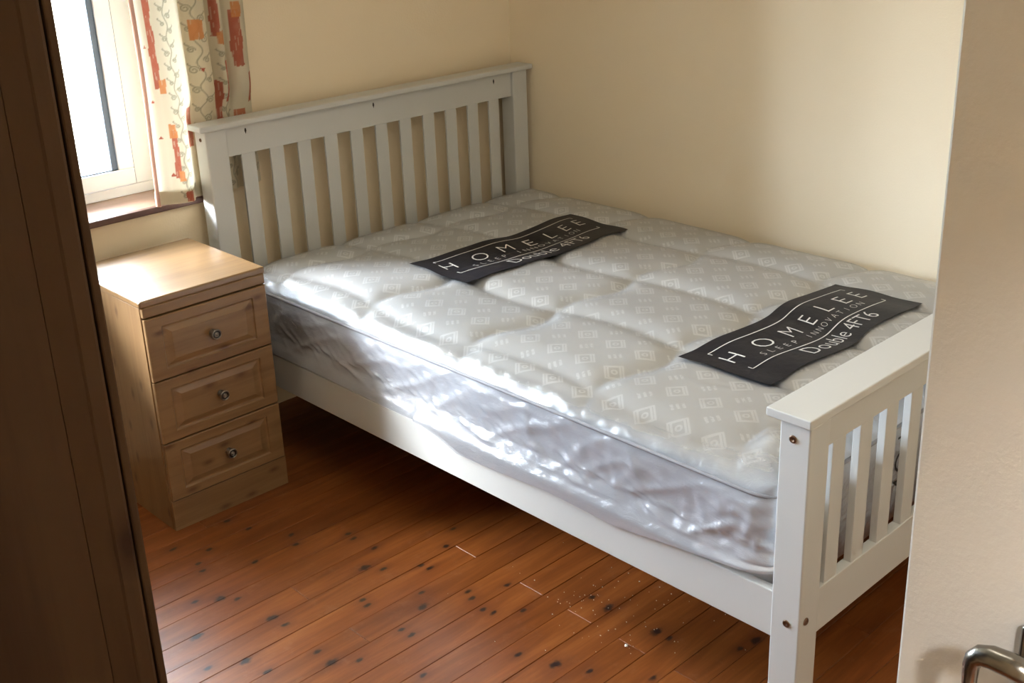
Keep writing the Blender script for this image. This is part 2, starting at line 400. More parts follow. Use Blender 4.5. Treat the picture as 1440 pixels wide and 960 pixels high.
for x, z in ((.150, 1.017), (.663, 1.016), (1.235, 1.013)):     # screw keyholes as flat dark inlays, the shade inside put into their colour
    bm = bmesh.new(); vs = []
    for k in range(16):
        a = 2*math.pi*k/16; rx, rz = .0035*math.sin(a), .0085*math.cos(a)
        if rz < 0: rx *= (1+rz/.0095)
        vs.append((x+rx, z+rz*1.15))
    A = [bm.verts.new((p[0], RY0-.0006, p[1])) for p in vs]; B = [bm.verts.new((p[0], RY0+.002, p[1])) for p in vs]
    bm.faces.new(A); bm.faces.new(B)
    for k in range(16): bm.faces.new((A[k], A[(k+1) % 16], B[(k+1) % 16], B[k]))
    bmesh.ops.translate(bm, verts=bm.verts[:], vec=-BLc); finish('screw_hole', bm, DARKHOLE, hr)
FYa, FYb = -BL+.006, -BL+.026
bb('footboard_top_rail', (.068, FYa, .692), (BW-.068, FYb+.004, HF-CT), bev=.0015)
bb('footboard_bottom_rail', (.068, FYa, .2526), (BW-.068, FYb+.004, .3605), bev=.0015)
for k in range(12):
    xa = .1005+.1046*k
    bb('footboard_slat', (xa, FYa+.003, .350), (xa+.048, FYa+.021, .70), bev=.0015)
for x0_, x1_ in ((.004, .027), (BW-.027, BW-.004)):
    bb('side_rail', (x0_, -BL+PDP-.002, .2506), (x1_, .002, .3606), bev=.002)
    xi0, xi1 = (x1_-.001, x1_+.025) if x0_ < .5 else (x0_-.025, x0_+.001)
    bb('slat_ledge', (xi0, -BL+PDP+.01, .262), (xi1, -.01, .287), bev=.001)
for k in range(14):
    yk = -.07-.152*k
    bb('base_slat', (.03, yk-.03, .287), (BW-.03, yk+.03, .302), PINE_X, bev=.001)
bolt((0, -2.143, .725), (-1, 0, 0), fp[0]); bolt((0, -2.151, .303), (-1, 0, 0), fp[0]); bolt((.023, -BL, .311), (0, -1, 0), fp[0])
bolt((0, .033, 1.011), (-1, 0, 0), hp[0], .006); bolt((BW, -2.143, .725), (1, 0, 0), fp[1])

# ------------------------------------------------------------------ mattress in its plastic wrap
MX0, MX1, MY0, MY1 = .036, 1.385, -2.098, -.022
ZS, ZB = .549, .303
XLN = [.115+.33*k for k in range(5)]; YLN = [-1.09+.435*k for k in range(-3, 4)]
def quilt(x, y):
    # wavy stitched grid: 0 on the seams, 1 in the middle of a cell
    wx = .028*math.sin(2*math.pi*(y+.66)/.87); wy = .022*math.sin(2*math.pi*(x-.115)/.33+.6)
    dx = min(abs(x-a-wx) for a in XLN); dy = min(abs(y-a-wy) for a in YLN)
    return (1-math.exp(-(dx/.04)**2))*(1-math.exp(-(dy/.04)**2)) + .5*((1-math.exp(-(dx/.012)**2))*(1-math.exp(-(dy/.012)**2)))
def edge_d(x, y):
    return max(0., min(x-MX0, MX1-x, y-MY0, MY1-y))
def Htop(x, y):
    d = edge_d(x, y); e_ = 1-math.exp(-d/.038)
    sag = -.012*max(0, (x-1.15)/.25)
    return ZS + .040*e_ + .013*quilt(x, y)*e_ + .006*noise.noise((x*2.5, y*2.5, 3)) * e_ + sag*(1-.4*e_)
def rcorner(x, y, r=.07):
    """round the plan corners by squeezing each corner square onto a quarter disc"""
    for cx, cy, sx_, sy_ in ((MX0+r, MY0+r, -1, -1), (MX1-r, MY0+r, 1, -1), (MX0+r, MY1-r, -1, 1), (MX1-r, MY1-r, 1, 1)):
        u = (x-cx)*sx_/r; v = (y-cy)*sy_/r
        if u > 0 and v > 0:
            return cx+sx_*r*u*math.sqrt(1-v*v/2), cy+sy_*r*v*math.sqrt(1-u*u/2)
    return x, y
def sheet(step, top, side, nside):
    """top grid + skirt. top(x,y)->Vector, side(p,n,s,k)->Vector"""
    nx = round((MX1-MX0)/step); ny = round((MY1-MY0)/step)
    bm = bmesh.new(); G = []
    for i in range(nx+1):
        G.append([])
        for j in range(ny+1):
            x, y = rcorner(MX0+(MX1-MX0)*i/nx, MY0+(MY1-MY0)*j/ny)
            G[-1].append(bm.verts.new(top(x, y)))
    for i in range(nx):
        for j in range(ny): bm.faces.new((G[i][j], G[i+1][j], G[i+1][j+1], G[i][j+1]))
    loop = [G[i][0] for i in range(nx)]+[G[nx][j] for j in range(ny)]+[G[i][ny] for i in range(nx, 0, -1)]+[G[0][j] for j in range(ny, 0, -1)]
    n = len(loop); P = [v.co.copy() for v in loop]; N = []
    for i in range(n):
        t = P[(i+1) % n]-P[i-1]; nn = Vector((t.y, -t.x, 0)); nn.normalize(); N.append(nn)
    prev = loop
    for k in range(1, nside+1):
        cur = [bm.verts.new(side(P[i], N[i], k/nside)) for i in range(n)]
        for i in range(n): bm.faces.new((prev[i], prev[(i+1) % n], cur[(i+1) % n], cur[i]))
        prev = cur
    return bm, prev, P, N
def side_body(p, n, k):
    z = ZS+(ZB-ZS)*k
    a = p.y if abs(n.x) > abs(n.y) else p.x
    # staggered short stitched dashes on the border
    d = 0
    r = (ZS-z-.03)/.048; ri = round(r)
    if 0 <= ri <= 4:
        off = .5*(ri % 2); c = (a/.115+off) % 1.0
        if c < .62: d = math.exp(-((r-ri+.10*math.sin(c/.62*math.pi))*.048/.009)**2)*math.sin(c/.62*math.pi)**.5
    bulge = .010*math.sin(math.pi*k)
    q = p + n*(bulge-.011*d); q.z = z
    return q
def m_ticking():
    b = NT('mattress_damask'); v = b.obj()     # object origin sits at world (0,0,0) in plan
    s = b.n('ShaderNodeSeparateXYZ', {0: v}); x, y = s.outputs[0], s.outputs[1]
    def cell(o, p):  # -> centred coordinate inside a repeat
        f = b.math('FRACT', b.math('ADD', b.math('DIVIDE', b.math('SUBTRACT', o[0], o[1]), p), .5))
        return b.math('MULTIPLY', b.math('SUBTRACT', f, .5), p)
    dx = cell((x, .222), .1175); dy = cell((y, -.797), .0985)
    la = b.math('DIVIDE', b.math('ABSOLUTE', b.math('SUBTRACT', dx, dy)), .036)
    lb_ = b.math('DIVIDE', b.math('ABSOLUTE', b.math('ADD', dx, dy)), .036)
    ins = b.math('LESS_THAN', b.math('MAXIMUM', la, lb_), 1.0)
    hole = b.math('MULTIPLY', b.math('LESS_THAN', la, .50), b.math('LESS_THAN', lb_, .70))
    slit = b.math('MULTIPLY', b.math('LESS_THAN', b.math('ABSOLUTE', b.math('SUBTRACT', la, .76)), .035), b.math('LESS_THAN', lb_, .80))
    ring = b.math('MULTIPLY', ins, b.math('MULTIPLY', b.math('SUBTRACT', 1.0, hole), b.math('SUBTRACT', 1.0, slit)))
    rr = b.n('ShaderNodeVectorMath', {0: b.n('ShaderNodeCombineXYZ', {0: dx, 1: dy, 2: 0.}).outputs[0]}, operation='LENGTH').outputs['Value']
    dot = b.math('MULTIPLY', b.math('LESS_THAN', rr, .009), b.math('GREATER_THAN', rr, .004))
    # three little strokes between the lozenges
    ex = cell((x, .222+.0588), .1175); ey = cell((y, -.797-.0492), .0985)
    al = b.math('ADD', b.math('MULTIPLY', ex, .77), b.math('MULTIPLY', ey, -.63))
    ac = b.math('ADD', b.math('MULTIPLY', ex, .63), b.math('MULTIPLY', ey, .77))
    fa = b.math('ABSOLUTE', b.math('SUBTRACT', b.math('FRACT', b.math('ADD', b.math('DIVIDE', al, .014), .5)), .5))
    st = b.math('MULTIPLY', b.math('LESS_THAN', b.math('ABSOLUTE', al), .021), b.math('MULTIPLY', b.math('LESS_THAN', b.math('ABSOLUTE', ac), .012), b.math('LESS_THAN', fa, .27)))
    br = b.math('GREATER_THAN', b.noise(v, 190, 2), .42)
    msk = b.math('MAXIMUM', b.math('MAXIMUM', ring, dot), b.math('MULTIPLY', st, br))
    cloth = b.noise(v, 500, 2)
    base = b.mix(b.math('MULTIPLY', cloth, .3), (.66, .645, .62), (.56, .545, .52))
    cc = b.mix(b.math('MULTIPLY', msk, .62), base, (.93, .92, .90))
    ro = b.math('SUBTRACT', .75, b.math('MULTIPLY', msk, .42))
    return b.surf(b.pbr(cc, ro, b.bump(cloth, .1, .001)))
TICK = m_ticking()
BORDER = NT('mattress_border'); _n = BORDER.noise(BORDER.obj(), 300, 2)
BORDER = BORDER.surf(BORDER.pbr(BORDER.mix(_n, (.88, .86, .87), (.82, .80, .81)), .8, BORDER.bump(_n, .1, .001)))
TAPE = NT('mattress_tape'); TAPE = TAPE.surf(TAPE.pbr((.27, .26, .27), .8))
mat_ = empty('mattress', (0, 0, 0))
tag(mat_, 'new white quilted mattress still in clear plastic wrap on the bed', 'mattress')
bm, last, P, N = sheet(.0125, lambda x, y: Vector((x, y, Htop(x, y))), side_body, 26)
bm.faces.new(last)
body = finish('mattress_body', bm, TICK, mat_, True)
body.data.materials.append(BORDER)
for p in body.data.polygons:
    if abs(p.normal.z) < .45 and p.center.z < ZS+.001: p.material_index = 1
for zt in (ZS-.001, ZB+.012):
    bm = tube_bm(bmesh.new(), [p_+n_*.003+Vector((0, 0, zt-p_.z)) for p_, n_ in list(zip(P, N))[::2]], .0045, 8, True)
    finish('piping', bm, TAPE, mat_, True)

# clear polythene wrap: follows the mattress, loose and creased towards the near side and the foot
def rid(v): return 1-abs(noise.noise(v))*2
def loose(x, y):
    a = math.exp(-max(0, x-MX0)/.16); c = math.exp(-max(0, y-MY0)/.30)
    return min(1., a*.75+c*.95) + .10
def cre(x, y, z=0):
    v = Vector((x*9+z*7, y*5-z*9, z*3))
    w1 = rid(v+Vector((0, 0, 4.2)))**3; w2 = rid(Vector((x*17-y*9, y*15+x*6, z*14+1.7)))**4
    return .6*w1+.4*w2
def wrap_top(x, y):
    l = loose(x, y)
    for lx, ly in ((.752, -.629), (.742, -1.704)):
        m_ = max(abs(x-lx)-.36, abs(y-ly)-.13)
        l *= min(1, max(0, m_/.04)) if m_ < .04 else 1
    z = Htop(x, y) + .0035 + l*(.007*cre(x, y)+.002*noise.noise((x*12, y*12, 0)))
    # pulled-up fold running to the near foot corner
    t = (x-.06)/.22
    if 0 < t < 1: z += .010*math.exp(-(((y+2.04-.13*t)/.02)**2))*math.sin(math.pi*t)
    return Vector((x, y, z))
HEMS = [(-2.2, .398), (-2.11, .395), (-2.02, .380), (-1.87, .364), (-1.68, .341), (-1.45, .345), (-1.25, .333), (-1.13, .330), (-1.06, .352), (-.99, .3665), (1, .3665)]
def lut(y):
    for (a, za), (c, zc) in zip(HEMS, HEMS[1:]):
        if y <= c: return za+(zc-za)*max(0, (y-a)/(c-a))
    return HEMS[-1][1]
# single sharp creases of the near side: (y0,z0)-(y1,z1), height
CREASE = [(-1.36, .53, -1.40, .40, .005), (-1.40, .44, -1.47, .36, .006), (-1.52, .41, -1.72, .345, .006), (-.60, .43, -.82, .37, .006), (-1.70, .53, -1.74, .46, .005), (-1.60, .53, -1.61, .49, .004),
          (-2.02, .545, -1.96, .50, .006), (-2.00, .52, -2.09, .54, .006), (-1.99, .50, -2.09, .48, .006), (-2.00, .47, -1.88, .40, .007), (-2.03, .46, -2.08, .42, .007), (-1.86, .40, -2.05, .385, .006), (-1.90, .415, -1.89, .365, .005), (-2.06, .44, -2.07, .39, .006), (-1.13, .42, -1.33, .38, .005), (-1.77, .42, -1.93, .37, .006)]
def crease(y, z):
    r = 0
    for ya, za, yb, zb, h in CREASE:
        dy, dz = yb-ya, zb-za; L2 = dy*dy+dz*dz
        t = max(0, min(1, ((y-ya)*dy+(z-za)*dz)/L2)); d2 = (y-ya-t*dy)**2+(z-za-t*dz)**2
        if d2 < 4e-4: r = max(r, 1.5*h*math.exp(-math.sqrt(d2)/.0065)*(1-.5*t))
    return r
def wrap_side(p, n, k):
    left = max(0., -n.x); foot = max(0., -n.y)
    a = p.y if left > foot else p.x
    zlow = ZB+.012
    wob = noise.noise((p.x*3+2, p.y*3, 9))
    if left > .5 and p.y < -.06:
        # near side: gathers outwards over the top of the bed rail, hem hanging just over its edge
        hem = lut(p.y) + .004*wob
        out = .006 + .002*wob
        kk = [0, .18, .45, .66, .80, .90, 1.0]
        zz = [p.z, .522, .446, .424, .400, max(.374, hem+.006), hem]
        fin = MX0+.006 if p.y > -.98 else MX0+.012
        oo = [0.0, .007, .011, .014, .026, .040, .0405]
        if p.y > -.95: oo = [0.0, .007, .010, .012, .020, .032, .034]
        i = 0
        while i < 5 and k > kk[i+1]: i += 1
        f = (k-kk[i])/(kk[i+1]-kk[i]); z = zz[i]+(zz[i+1]-zz[i])*f; o_ = oo[i]+(oo[i+1]-oo[i])*f
        amp = math.sin(math.pi*min(1, k*1.02))
        foldn = rid(Vector((p.y*7+z*10, z*6, 2)))**3*.006 + rid(Vector((p.y*20-z*22, z*16, 5)))**4*.004
        corner = max(0, (-1.88-p.y)/.2)
        foldn += corner*.008*rid(Vector((p.y*34, z*14+p.y*12, 8)))**3
        foldn += crease(p.y, z)
        if o_ < .028: o_ = o_ + foldn*amp
        q = p + n*o_; q.z = z
        if q.y < -2.105: q.y = -2.105
        return q
    z = p.z + (zlow-p.z)*k
    o_ = (.004+.004*math.sin(math.pi*k)+ .004*foot*rid(Vector((a*8+z*7, z*9, 1)))**3)*min(1, k*5)
    if n.x > .5: o_ *= .5
    q = p + n*(.007+o_)*min(1, k*8); q.z = z
    q.y = max(q.y, -2.1105)
    return q
def m_wrap():
    b = NT('clear_polythene'); v = b.obj()
    n1 = b.noise(b.mapping(v, (1, .6, 1.4)), 34, 6, .72, 1.0); n2 = b.noise(v, 120, 2)
    bmp = b.bump(b.math('ADD', n1, b.math('MULTIPLY', n2, .15)), .40, .005)
    tr = b.n('ShaderNodeBsdfTransparent', {0: (.975, .98, .985, 1)}).outputs[0]
    df = b.n('ShaderNodeBsdfDiffuse', {0: (.90, .93, 1.0, 1), 'Normal': bmp}).outputs[0]
    tl = b.n('ShaderNodeBsdfTranslucent', {0: (.90, .93, 1.0, 1), 'Normal': bmp}).outputs[0]
    hz = b.n('ShaderNodeMixShader', {0: .5, 1: df, 2: tl}).outputs[0]
    lw = b.n('ShaderNodeLayerWeight', {0: .35, 'Normal': bmp})
    lay = b.n('ShaderNodeAttribute', attribute_name='layers_sheen').outputs['Fac']      # haze and gloss raised for highlights, besides gathered film layers on the near side
    haze = b.math('ADD', b.math('ADD', .07, b.math('MULTIPLY', lay, .36)), b.math('MULTIPLY', lw.outputs['Facing'], .28))
    m1 = b.n('ShaderNodeMixShader', {0: haze, 1: tr, 2: hz}).outputs[0]
    gs = b.n('ShaderNodeBsdfGlossy', {0: (1, 1, 1, 1), 1: .13, 'Normal': bmp}).outputs[0]
    fr = b.n('ShaderNodeFresnel', {0: 1.5, 'Normal': bmp}).outputs[0]
    return b.surf(b.n('ShaderNodeMixShader', {0: b.math('MULTIPLY', fr, b.math('ADD', .8, b.math('MULTIPLY', lay, 1.3)), True), 1: m1, 2: gs}).outputs[0])
WRAP = m_wrap()
bm, last, _, _ = sheet(.0095, wrap_top, wrap_side, 44)
wrap = finish('plastic_wrap', bm, WRAP, mat_, True)
wrap['label'] = 'clear creased plastic wrap'
_at = wrap.data.attributes.new('layers_sheen', 'FLOAT', 'POINT')
_at.data.foreach_set('value', [min(1, max(0, (ZS+.040-v.co.z)/.035)) * (1 if v.co.x < .3 or v.co.y < -2 else .3) + .6*math.exp(-max(0, v.co.y-MY0)/.16) for v in wrap.data.vertices])

# black printed panels of the wrap
INK = NT('black_print'); _n = INK.noise(INK.obj(), 40, 3)
INK = INK.surf(INK.pbr((.012, .012, .017), .5, INK.bump(_n, .25, .004), spec=.28))
PRINT = NT('silver_print'); PRINT = PRINT.surf(PRINT.pbr((.72, .71, .68), .5))
def lift(x, y, ph):
    l = wrap_top(x, y).z - .001
    return l
def label_surface(cx, cy, L_, W_, ph):
    """maps (u, v, h) onto a wavy draped panel; heights come from one smoothed grid so that the print lies parallel to it"""
    nu, nv = 60, 24
    def base(u, v):
        x = cx+(u-.5)*L_; y = cy+(v-.5)*W_ + .009*math.sin(u*7+ph) + .005*math.sin(u*15+ph*2)
        return x + .004*math.sin(v*9+ph), y
    A = [[Htop(*base(i/nu, j/nv)) for j in range(nv+1)] for i in range(nu+1)]
    B = [row[:] for row in A]
    for _ in range(60):
        B = [[(B[i][j]+B[max(0, i-1)][j]+B[min(nu, i+1)][j]+B[i][max(0, j-1)]+B[i][min(nv, j+1)])/5 for j in range(nv+1)] for i in range(nu+1)]
    C = [[max(A[i][j], B[i][j]+.0015) for j in range(nv+1)] for i in range(nu+1)]
    for _ in range(12):
        C = [[(C[i][j]+C[max(0, i-1)][j]+C[min(nu, i+1)][j]+C[i][max(0, j-1)]+C[i][min(nv, j+1)])/5 for j in range(nv+1)] for i in range(nu+1)]
    D = [[max(0, A[i][j]-C[i][j]) for j in range(nv+1)] for i in range(nu+1)]
    D = [[max(D[a][c] for a in range(max(0, i-3), min(nu, i+3)+1) for c in range(max(0, j-3), min(nv, j+3)+1)) for j in range(nv+1)] for i in range(nu+1)]
    for _ in range(3):
        D = [[(D[i][j]+D[max(0, i-1)][j]+D[min(nu, i+1)][j]+D[i][max(0, j-1)]+D[i][min(nv, j+1)])/5 for j in range(nv+1)] for i in range(nu+1)]
    for i in range(nu+1):
        for j in range(nv+1): C[i][j] += D[i][j] + .0082 + .0016*math.sin(i/nu*9+ph*3+j/nv*2) + .0012*math.sin(j/nv*6+i/nu*5)
    def f(u, v, h=0.):
        x, y = base(u, v)
        a = min(max(u, 0), .9999)*nu; c = min(max(v, 0), .9999)*nv; i, j = int(a), int(c); p, q = a-i, c-j
        z = (C[i][j]*(1-p)+C[i+1][j]*p)*(1-q)+(C[i][j+1]*(1-p)+C[i+1][j+1]*p)*q
        return Vector((x, y, z+h))
    return f
def text_mesh(txt, size, offset=0.0):
    cu = bpy.data.curves.new('txt', 'FONT'); cu.body = txt; cu.size = size; cu.align_x = 'CENTER'; cu.align_y = 'CENTER'
    cu.offset = offset; cu.resolution_u = 3
    ob = bpy.data.objects.new('txt', cu); COL.objects.link(ob)
    bpy.context.view_layer.update()
    me = bpy.data.meshes.new_from_object(ob.evaluated_get(bpy.context.evaluated_depsgraph_get()))
    bpy.data.objects.remove(ob); bpy.data.curves.remove(cu)
    return me
def put_text(bm, txt, u, v, hgt, fmap, L_, W_, sxk=1.0, off=0.0):
    """cap height hgt (metres) centred at u,v"""
    me = text_mesh(txt, hgt/.70, off)
    vs = [q.co.copy() for q in me.vertices]
    fs = [tuple(p.vertices) for p in me.polygons]
    if not vs: return
    mnx, mxx = min(q.x for q in vs), max(q.x for q in vs); mny, mxy = min(q.y for q in vs), max(q.y for q in vs)
    cx_, cy_ = (mnx+mxx)/2, (mny+mxy)/2
    t = bmesh.new(); tv = [t.verts.new(((q.x-cx_)*sxk, q.y-cy_, 0)) for q in vs]
    for f_ in fs:
        try: t.faces.new([tv[i] for i in f_])
        except ValueError: pass
    bmesh.ops.triangulate(t, faces=t.faces[:])
    for _ in range(3):
        lg = [ed for ed in t.edges if ed.calc_length() > .012]
        if not lg: break
        bmesh.ops.subdivide_edges(t, edges=lg, cuts=1); bmesh.ops.triangulate(t, faces=t.faces[:])
    mp = {}
    for q in t.verts: mp[q] = bm.verts.new(fmap(u+q.co.x/L_, v+q.co.y/W_, .0013))
    for f_ in t.faces:
        try: bm.faces.new([mp[q] for q in f_.verts])
        except ValueError: pass
    t.free(); bpy.data.meshes.remove(me)
def put_line(bm, pts, wd, fmap, L_, W_):
    for (u0, v0), (u1, v1) in zip(pts, pts[1:]):
        d = Vector(((u1-u0)*L_, (v1-v0)*W_)); n_ = max(2, int(d.length/.008)); d.normalize(); pn = Vector((-d.y, d.x))*wd/2
        A = []
        for k in range(n_+1):
            t = k/n_; u = u0+(u1-u0)*t; v = v0+(v1-v0)*t
            A.append((bm.verts.new(fmap(u+pn.x/L_, v+pn.y/W_, .0013)), bm.verts.new(fmap(u-pn.x/L_, v-pn.y/W_, .0013))))
        for a, c in zip(A, A[1:]): bm.faces.new((a[0], c[0], c[1], a[1]))
def printed_label(cx, cy, ph):
    L_, W_ = .735, .268
    f = label_surface(cx, cy, L_, W_, ph)
    bm = bmesh.new(); nu, nv = 60, 24
    G = [[bm.verts.new(f(i/nu, j/nv)) for j in range(nv+1)] for i in range(nu+1)]
    for i in range(nu):
        for j in range(nv): bm.faces.new((G[i][j], G[i+1][j], G[i+1][j+1], G[i][j+1]))
    lb = finish('printed_label', bm, INK, mat_, True)
    bm = bmesh.new()
    for ch, u in zip('HOMELEE', (.100, .272, .424, .560, .690,   .803, .905)):
        put_text(bm, ch, u, .61, .054, f, L_, W_, {'O': 1.12, 'M': 1.05}.get(ch, 1.12), -.0012)
    us = .150; n_ = len('. SLEEP INNOVATION .')
    for i, ch in enumerate('.SLEEP INNOVATION.'):
        u = .150+(.865-.150)*i/17
        if ch != ' ': put_text(bm, ch, u, .425 if ch != '.' else .425, .021 if ch != '.' else .004, f, L_, W_, 1.05, -.0006)
    put_text(bm, 'Double 4FT6', .538, .185, .046, f, L_, W_, 1.0, -.0006)
    put_line(bm, [(.080, .785), (.080, .835), (.930, .835), (.930, .785)], .0032, f, L_, W_)
    put_line(bm, [(.075, .365), (.075, .312), (.938, .312), (.938, .365)], .0032, f, L_, W_)
    finish('lettering', bm, PRINT, lb)
printed_label(.752, -.629, .6)
printed_label(.742, -1.704, 2.2)
# size mark printed on the foot end of the wrap, read upwards through the footboard slats
bm = bmesh.new()
BLK = NT('black_size_mark'); BLK = BLK.surf(BLK.pbr((.015, .015, .016), .5))
for ch, z, h in (('4', .405, .05), ('O', .462, .05), ('.', .505, .009), ('I', .527, .04)):
    me = text_mesh(ch, h/.70)
    vs = [q.co.copy() for q in me.vertices]; cx_ = sum((min(q.x for q in vs), max(q.x for q in vs)))/2; cy_ = sum((min(q.y for q in vs), max(q.y for q in vs)))/2
    tv = [bm.verts.new((.508-(q.y-cy_), -2.1122, z+(q.x-cx_))) for q in vs]
    for p in me.polygons: bm.faces.new([tv[i] for i in p.vertices])
    bpy.data.meshes.remove(me)
finish('size_mark', bm, BLK, mat_)

# ------------------------------------------------------------------ bedside chest
NX0, NX1, NY0, NY1, NH = -.4808, -.0835, -.4057, .0377, .7134
ns = empty('bedside_chest', ((NX0+NX1)/2, (NY0+NY1)/2, 0))
tag(ns, 'light pine bedside chest with three drawers under the window', 'bedside chest')
NC = Vector(ns.location)
def nb(name, a, b_, mat=PINE_X, bev=.002, seg=2, par=None):
    bm = box_bm(bmesh.new(), a, b_, bev, seg); bmesh.ops.translate(bm, verts=bm.verts[:], vec=-NC); return finish(name, bm, mat, par or ns)
FRN = NY0+.016                                   # carcass front plane, drawer fronts stand proud of it
nb('side_panel', (NX0+.004, FRN, 0), (NX0+.020, NY1, .692), PINE_Z)
nb('side_panel', (NX1-.022, FRN, 0), (NX1-.006, NY1, .692), PINE_Z)
nb('back_panel', (NX0+.02, NY1-.012, .02), (NX1-.02, NY1-.004, .692), PINE_Z)
nb('top_board', (NX0, NY0+.004, .692), (NX1, NY1, NH), PINE_TOP, .006, 4)
nb('top_fascia', (NX0+.006, NY0+.002, .664), (NX1-.006, NY0+.020, .6935), PINE_X, .003, 3)
nb('plinth', (NX0+.005, NY0+.002, 0), (NX1-.005, NY0+.018, .0945), PINE_X, .0015)
nb('carcass_inner_board', (NX0+.02, FRN+.004, .05), (NX1-.022, FRN+.012, .69), PINE_X, 0)  # plain pine board behind the drawer fronts
def drawer(z0, z1):
    """raised and fielded drawer front: flat border, routed groove, sloping field"""
    xa, xb, yf = NX0+.007, NX1-.007, NY0
    bm = bmesh.new()
    w_, h_ = xb-xa, z1-z0
    mx, mz = .052, .034
    rings = [(0, 0, .016), (0, 0, .003), (.0025, .0025, 0), (mx-.006, mz-.006, 0), (mx-.003, mz-.003, .0042), (mx+.001, mz+.001, .005), (mx+.004, mz+.004, .0046), (mx+.021, mz+.017, .0008), (mx+.0225, mz+.0185, .0003)]
    R_ = []
    for ix, iz, d in rings:
        R_.append([bm.verts.new((x, yf+d, z)) for x, z in ((xa+ix, z0+iz), (xb-ix, z0+iz), (xb-ix, z1-iz), (xa+ix, z1-iz))])
    for A, B in zip(R_, R_[1:]):
        for k in range(4): bm.faces.new((A[k], A[(k+1) % 4], B[(k+1) % 4], B[k]))
    bm.faces.new(R_[0]); bm.faces.new(R_[-1])
    bmesh.ops.translate(bm, verts=bm.verts[:], vec=-NC)
    d = finish('drawer', bm, PINE_X, ns)
    kc = Vector(((NX0+NX1)/2+.004, yf, (z0+z1)/2))
    m = along(kc-NC, (0, -1, 0))
    bm = lathe_bm(bmesh.new(), [(.0105, -.004), (.011, .002), (.0075, .006), (.0065, .012), (.010, .0165), (.0148, .019), (.0158, .022), (.0150, .0248), (.0132, .0262), (.0118, .0258), (.0112, .0243), (.0080, .0238), (.0072, .0252), (.0050, .0256), (.0044, .0246), (.0028, .0248), (.0022, .0262), (.0005, .0266)], 28, m)
    kn = finish('knob', bm, PEWTER, d, True)
    bm = lathe_bm(bmesh.new(), [(.0116, .0246), (.0112, .02475), (.0085, .0243), (.0080, .0241)], 24, m)
    finish('knob_ring', bm, PEWTER_D, kn, True)
drawer(.4735, .659); drawer(.2815, .4695); drawer(.0965, .2775)

# ------------------------------------------------------------------ curtain
# plan path of the cloth (x, distance in front of the wall), folds as seen at the right of the window
PATH = [(-.150, .052), (-.158, .040), (-.152, .030), (-.130, .030), (-.105, .046), (-.075, .064), (-.045, .070), (-.015, .060), (.006, .036), (.018, .022), (.030, .036),
        (.050, .064), (.075, .070), (.088, .054), (.094, .026), (.102, .018), (.112, .036), (.126, .062), (.140, .060), (.148, .034), (.156, .022), (.166, .040), (.186, .060), (.210, .058), (.228, .040), (.236, .024)]
def smooth_path(pts, n):
    out = []
    m = len(pts)
    for i in range(m-1):
        p0, p1, p2, p3 = (Vector(pts[max(0, i-1)]), Vector(pts[i]), Vector(pts[i+1]), Vector(pts[min(m-1, i+2)]))
        for k in range(n):
            t = k/n
            out.append(.5*((2*p1)+(p2-p0)*t+(2*p0-5*p1+4*p2-p3)*t*t+(3*p1-p0-3*p2+p3)*t**3))
    out.append(Vector(pts[-1]))
    return out
FULL = PATH
PATH = [(x, d if x < -.04 else (.026 if x < -.03 else .004+d*.32)) for x, d in PATH]
path = smooth_path(PATH, 30); fpath = smooth_path(FULL, 30)
acc = [0.]
for a, b_ in zip(path, path[1:]): acc.append(acc[-1]+(b_-a).length)
CWID = acc[-1]; NU = int(CWID/.0027)
cols = []; deep = []; j = 0
for i in range(NU+1):
    s = CWID*i/NU
    while j < len(acc)-2 and acc[j+1] < s: j += 1
    t = (s-acc[j])/(acc[j+1]-acc[j]+1e-9); cols.append((path[j].lerp(path[j+1], t), s)); deep.append(fpath[j].lerp(fpath[j+1], t).y)
CZ0, CZ1 = .8215, 2.20
CREAM, RED, ORG, VINE, TRI, PINKH = (.70, .635, .49), (.42, .062, .028), (.62, .22, .06), (.20, .19, .13), (.38, .055, .03), (.45, .20, .14)
def lerp3(a, b_, t): return tuple(x+(y-x)*t for x, y in zip(a, b_))
XS = [c[0].x for c in cols]
def s_at(x):   # first arc length whose plan x reaches x
    for c in cols:
        if c[0].x >= x and c[1] > .03: return c[1]
    return CWID
# brush strokes: (x, z0, z1, half width, colour, tilt)
STROKES = [(s_at(-.108), 1.185, 1.50, .0095, RED, .0), (s_at(-.098), 1.165, 1.21, .010, ORG, .0), (s_at(-.083), .905, 1.055, .0085, RED, .0), (s_at(-.085), 1.03, 1.075, .012, ORG, 0), (s_at(-.075), .892, .925, .0085, ORG, 0),
           (s_at(-.058), .826, .858, .010, RED, 0), (s_at(-.012), .985, 1.115, .016, lerp3(RED, PINKH, .4), 0),
           (s_at(.050), 1.315, 1.375, .020, ORG, 0), (s_at(.118), 1.315, 1.46, .011, RED, 0), (s_at(.128), 1.29, 1.33, .010, ORG, 0), (s_at(.112), 1.045, 1.175, .010, RED, 0), (s_at(.141), 1.11, 1.24, .009, RED, 0),
           (s_at(.186), 1.215, 1.39, .017, RED, 0), (s_at(.190), 1.365, 1.415, .015, ORG, 0), (s_at(.222), 1.095, 1.19, .007, RED, 0), (s_at(.184), 1.01, 1.075, .019, lerp3(RED, ORG, .35), 0), (s_at(.187), 1.45, 1.60, .02, RED, 0)]
TRIS = [(s_at(-.128), 1.145, .010, 1), (s_at(-.118), 1.035, .010, 1), (s_at(-.098), .917, .013, 1), (s_at(.050), 1.222, .012, -1), (s_at(-.128), 1.31, .008, 1)]
